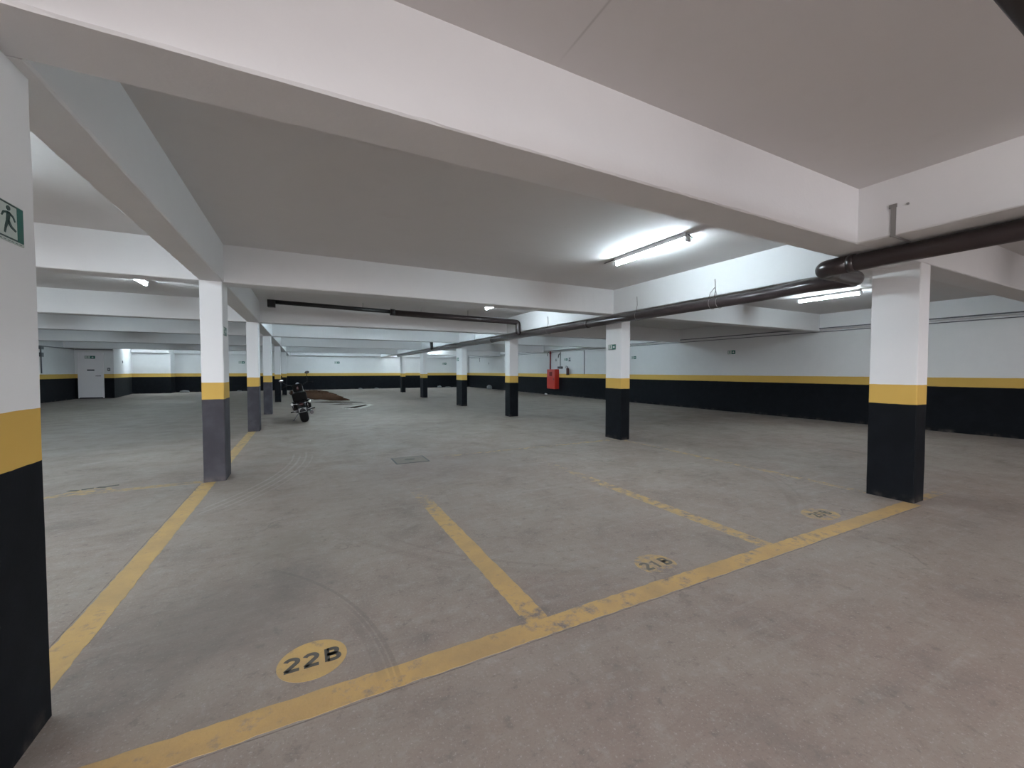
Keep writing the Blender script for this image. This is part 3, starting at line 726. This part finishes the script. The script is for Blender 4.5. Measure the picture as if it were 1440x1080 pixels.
blob('soil_heap', [(-.85, 29.6), (-.5, 28.2), (-.2, 26.4), (.2, 25.2), (.5, 23.9), (1.0, 23.4), (1.3, 22.5), (2.25, 22.4), (1.8, 24.4), (2.05, 25.8), (1.7, 27.0), (1.9, 29.0), (1.5, 31.0), (1.65, 33.0), (1.2, 34.2), (.8, 35.8), (-.1, 35.2), (-.9, 35.4)], .24, M_SOIL, 3, 'low heap of dark brown soil spread on the floor behind the motorcycle', 'soil')
for o, s, t in (([(.30, 21.9), (1.1, 21.1), (2.62, 20.5), (2.3, 21.2), (1.4, 22.0), (.7, 22.1)], 5, 'long dark damp patch just in front of the soil heap'),
                ([(1.0, 20.0), (1.4, 19.8), (2.0, 19.7), (1.95, 20.1), (1.5, 20.35)], 6, 'middle dark damp patch on the floor before the heap'),
                ([(1.40, 17.8), (1.85, 17.55), (2.5, 18.8), (2.45, 19.2), (2.0, 18.6)], 8, 'nearest dark damp patch with a pale rim, right of the motorcycle')):
    last = blob('damp_patch', o, .006, M_WET, s, t, 'stain', .003, rough=.1); last['group'] = 'damp soil patches'
cr = blob('dried_crust', [(1.28, 17.75), (1.6, 17.2), (2.05, 17.3), (2.75, 18.9), (2.70, 19.5), (2.4, 19.6), (1.9, 18.9), (1.5, 18.1)], .003, M_CRUST, 9, 'pale dried rim around the nearest damp patch', 'stain', .0, rough=.1)
del cr['category']; cr.parent = last
def lump(x, y, s, sc, label, mat, seed):
    rng = random.Random(seed); t = bmesh.new(); bmesh.ops.create_icosphere(t, subdivisions=3, radius=s)
    for v in t.verts:
        v.co *= 1+.16*math.sin(v.co.x*40+seed)*math.cos(v.co.y*33+seed*2)+rng.uniform(-.05, .05)
        v.co.x *= sc[0]; v.co.y *= sc[1]; v.co.z *= sc[2]
        if v.co.z < -s*sc[2]*.55: v.co.z = -s*sc[2]*.55
    bmesh.ops.translate(t, vec=(x, y, s*sc[2]*.55), verts=t.verts)
    m = MB(); m._add(t, True); return tag(m.build('rubble_lump', mat), label, 'rubble', 'bits of rubble along the walls')
lump(-7.5, 36.1, .17, (1.6, .8, .6), 'pale rubble lump by the end wall, left of the nearest full left column', M_BAG, 1)
lump(-5.2, 36.2, .11, (1.5, .8, .6), 'pale rubble lump at the end wall between the first two left columns', M_BAG, 2)
lump(-4.3, 36.2, .10, (1.6, .8, .5), 'second pale lump at the end wall between the first two left columns', M_BAG, 3)
lump(4.2, 36.1, .11, (1.4, .8, .6), 'small pale lump at the end wall right of the soil heap', M_BAG, 4)
lump(5.5, 36.1, .11, (1.6, .8, .5), 'tiny pale lump at the end wall, middle', M_BAG, 5)
lump(11.0, 36.0, .14, (1.3, .8, .9), 'grey rubble lump at the end wall between far right columns', M_BAG, 6)
lump(11.8, 36.0, .11, (2.6, .8, .5), 'long pale rubble at the end wall between far right columns', M_BAG, 7)
lump(13.75, 31.0, .21, (1.0, 1.1, 1.1), 'grey lump by the right wall near the far corner', M_BAG, 8)
lump(13.8, 22.2, .07, (1.2, 1.2, .8), 'small white lump on the floor under the hydrant cabinet', M_PLATEW, 9)

# ------------------------------------------------------------------ motorcycle
bk = empty('motorcycle', (.03, 13.45, 0), 'black cruiser motorcycle parked on its side stand, seen from behind', 'motorcycle', rot=(0, math.radians(-11), math.radians(0)))
def P(m, name, mat, par=None): return m.build(name, mat, par or bk)
def wheel(y, R, w, name):
    t = P(MB().torus((0, y, R), R-w*.5, w*.5, 'X', 48, 14, 1.05), name, M_TYRE)
    m = MB(); m.torus((0, y, R), R-w*.95, .018, 'X', 40, 8); m.cyl((-.07, y, R), (.07, y, R), .04, n=16)
    for k in range(10):
        a = 2*PI*k/10; m.cyl((0, y, R), (0, y+math.cos(a)*(R-w*.95), R+math.sin(a)*(R-w*.95)), .007, n=6)
    m.build('rim', M_CHROME, t); return t
wheel(0.0, .33, .22, 'rear_tyre'); wheel(1.60, .34, .12, 'front_tyre')
def fender(y, R, w, a0, a1, nm):
    m = MB(); bm = m.bm; prev = None
    for i in range(17):
        a = a0+(a1-a0)*i/16; ring = []
        for j in range(9):
            u = -1+j/4; rr = R+.035*(1-u*u)
            ring.append(bm.verts.new((u*w, y+rr*math.cos(a), .33+rr*math.sin(a))))
        for j in range(8, -1, -1):
            u = -1+j/4; rr = R-.012+.035*(1-u*u)
            ring.append(bm.verts.new((u*(w-.006), y+rr*math.cos(a), .33+rr*math.sin(a))))
        if prev:
            for k in range(18):
                q = bm.faces.new((prev[k], prev[(k+1) % 18], ring[(k+1) % 18], ring[k])); q.smooth = True
        else: bm.faces.new(ring)
        prev = ring
    bm.faces.new(prev[::-1]); return P(m, nm, M_BIKE)
fender(0, .355, .115, .5, PI-.05, 'rear_fender'); fender(1.6, .365, .075, .2, PI*.75, 'front_fender')
m = MB()
for s in (-1, 1):
    m.tube([(s*.13, -.05, .42), (s*.13, .35, .66), (s*.06, .95, .82), (s*.03, 1.18, .86)], .018, fillet=.1)
    m.tube([(s*.12, .35, .30), (s*.12, .95, .26), (s*.05, 1.15, .72)], .018, fillet=.1)
    m.tube([(s*.13, 0, .33), (s*.13, .40, .32)], .022)
P(m, 'frame', M_BIKE)
m = MB(); m.box((-.14, .45, .24), (.14, .95, .46), .03); m.cyl((-.0, .62, .42), (0, .50, .70), .085, n=18); m.cyl((0, .76, .42), (0, .90, .68), .085, n=18)
for k in range(5): m.cyl((0, .60-.02*k, .46+.045*k), (0, .597-.02*k, .462+.045*k+.012), .10, n=18); m.cyl((0, .785+.022*k, .46+.045*k), (0, .787+.022*k, .462+.045*k+.012), .10, n=18)
m.cyl((-.20, .62, .36), (-.13, .62, .36), .11, n=20); m.cyl((.13, .70, .36), (.20, .70, .36), .12, n=20)
P(m, 'engine', M_STEEL)
m = MB(); m.ball((0, .88, .86), .2, (.72, 1.35, .55)); t = P(m, 'fuel_tank', M_BIKE); MB().cyl((0, .85, .965), (0, .85, .985), .03).build('filler_cap', M_CHROME, t)
m = MB(); m.ball((0, .42, .76), .2, (.95, 1.1, .35)); m.ball((0, .08, .82), .17, (.9, 1.15, .42)); P(m, 'seat', M_LEATH)
# tall backrest with bag
m = MB(); m.box((-.13, -.20, .93), (.13, -.08, 1.15), .05); b_ = P(m, 'backrest_pad', M_LEATH)
m = MB(); m.tube([(-.14, -.03, .55), (-.14, -.13, .86), (-.11, -.15, 1.10), (0, -.15, 1.15), (.11, -.15, 1.10), (.14, -.13, .86), (.14, -.03, .55)], .010, fillet=.05); m.build('sissy_bar', M_CHROME, b_)
m = MB(); m.box((-.19, -.22, .64), (.19, .04, .90), .05); P(m, 'tail_bag', M_LEATH)
m = MB(); m.ball((0, -.235, 1.03), .04, (.8, .4, 1.4)); P(m, 'upper_tail_lens', M_TAIL)
for s in (-1, 1):
    m = MB(); m.box((s*.19-.055, -.16, .40), (s*.19+.055, .32, .64), .045); sb = P(m, 'saddlebag', M_LEATH)
    k = MB(); k.box((s*.19-.05, -.175, .375), (s*.19+.055, -.15, .395), .006); k.cyl((s*.19-.03, -.165, .56), (s*.19-.03, -.165, .44), .006, n=6); k.build('buckle', M_CHROME, sb)
    tl = P(MB().ball((s*.23, -.30, .60), .042, (1, .8, 1)), 'turn_signal', M_CHROME)
    MB().ball((s*.23, -.325, .60), .034, (1, .6, 1)).build('lens', M_AMBER, tl)
    P(MB().tube([(0, -.26, .57), (s*.20, -.29, .60)], .009), 'signal_arm', M_CHROME)
    fk = P(MB().tube([(s*.09, 1.58, .34), (s*.10, 1.22, 1.02)], .025), 'fork', M_CHROME)
m = MB(); m.ball((0, -.33, .56), .05, (1.3, .6, .8)); P(m, 'tail_lamp', M_TAIL)
m = MB(); m.box((-.10, -.37, .335), (.10, -.362, .455), .003); P(m, 'number_plate', simple('plate_grey', (.22, .22, .22), .4))
ep = P(MB().tube([(.15, .85, .42), (.21, .70, .24), (.22, .40, .24), (.22, -.20, .27)], .028, fillet=.12), 'exhaust_pipe', M_CHROME)
MB().cyl((.22, .25, .25), (.22, -.28, .27), .050, n=18).build('muffler', simple('muffler_dark', (.022, .014, .014), .4), ep)
m = MB(); m.tube([(-.43, 1.02, 1.10), (-.25, 1.10, 1.13), (-.06, 1.20, 1.03), (.06, 1.20, 1.03), (.25, 1.10, 1.13), (.43, 1.02, 1.10)], .014, fillet=.06); hb = P(m, 'handlebar', M_BIKE)
for s, dz, dx in ((-1, 0, -.06), (1, .13, -.02)):
    MB().cyl((s*.30, 1.075, 1.122), (s*.44, 1.01, 1.098), .021, n=12).build('grip', M_LEATH, hb)
    r_ = Matrix.Rotation(.15*s, 4, 'Z')
    MB().tube([(s*.28, 1.09, 1.13), (s*(.34)+dx, 1.08, 1.24+dz), (s*.36+dx, 1.06, 1.28+dz)], .008).build('mirror_stalk', M_BIKE, hb)
    MB().ball((s*.36+dx, 1.06, 1.30+dz), .07, (1, .28, .62), r_).build('mirror_shell', M_BIKE, hb)
    MB().ball((s*.36+dx, 1.047, 1.30+dz), .064, (1, .18, .58), r_).build('mirror_glass', M_CHROME if s < 0 else M_STEEL, hb)  # right glass: its dark reflection is put into the material
m = MB(); m.cyl((0, 1.28, .93), (0, 1.40, .92), .10, .085, n=24); m.ball((0, 1.29, .93), .10, (1, .9, 1)); P(m, 'headlamp', M_CHROME)
m = MB(); m.cyl((0, 1.16, 1.08), (0, 1.10, 1.12), .055, n=20); P(m, 'instrument', M_CHROME)
m = MB(); m.tube([(-.13, .55, .26), (-.30, .50, .075)], .012); m.ball((-.31, .50, .067), .022, (1.5, 1, .6)); P(m, 'side_stand', M_STEEL)
for s in (-1, 1): P(MB().cyl((s*.15, .25, .34), (s*.33, .22, .34), .018, n=10), 'footpeg', M_LEATH)

# ------------------------------------------------------------------ camera, world, view
cam = bpy.data.cameras.new('camera'); co = bpy.data.objects.new('camera', cam); COL.objects.link(co)
cam.sensor_width = 36; cam.sensor_fit = 'HORIZONTAL'; cam.lens = 36*572/1440; cam.clip_start = .05; cam.clip_end = 200
co.location = (0, 0, 1.5)
co.rotation_euler = (math.radians(90-1.8), 0, math.radians(-27.1))
S.camera = co
w = bpy.data.worlds.new('world'); S.world = w; w.use_nodes = True
w.node_tree.nodes['Background'].inputs[0].default_value = (.93, .94, 1.0, 1); w.node_tree.nodes['Background'].inputs[1].default_value = 5.2
S.view_settings.view_transform = 'Standard'; S.view_settings.look = 'None'; S.view_settings.gamma = 1; S.view_settings.use_curve_mapping = False
S.view_settings.exposure = 0.90
S.cycles.max_bounces = 7; S.cycles.diffuse_bounces = 4; S.cycles.glossy_bounces = 3
S.cycles.use_denoising = True
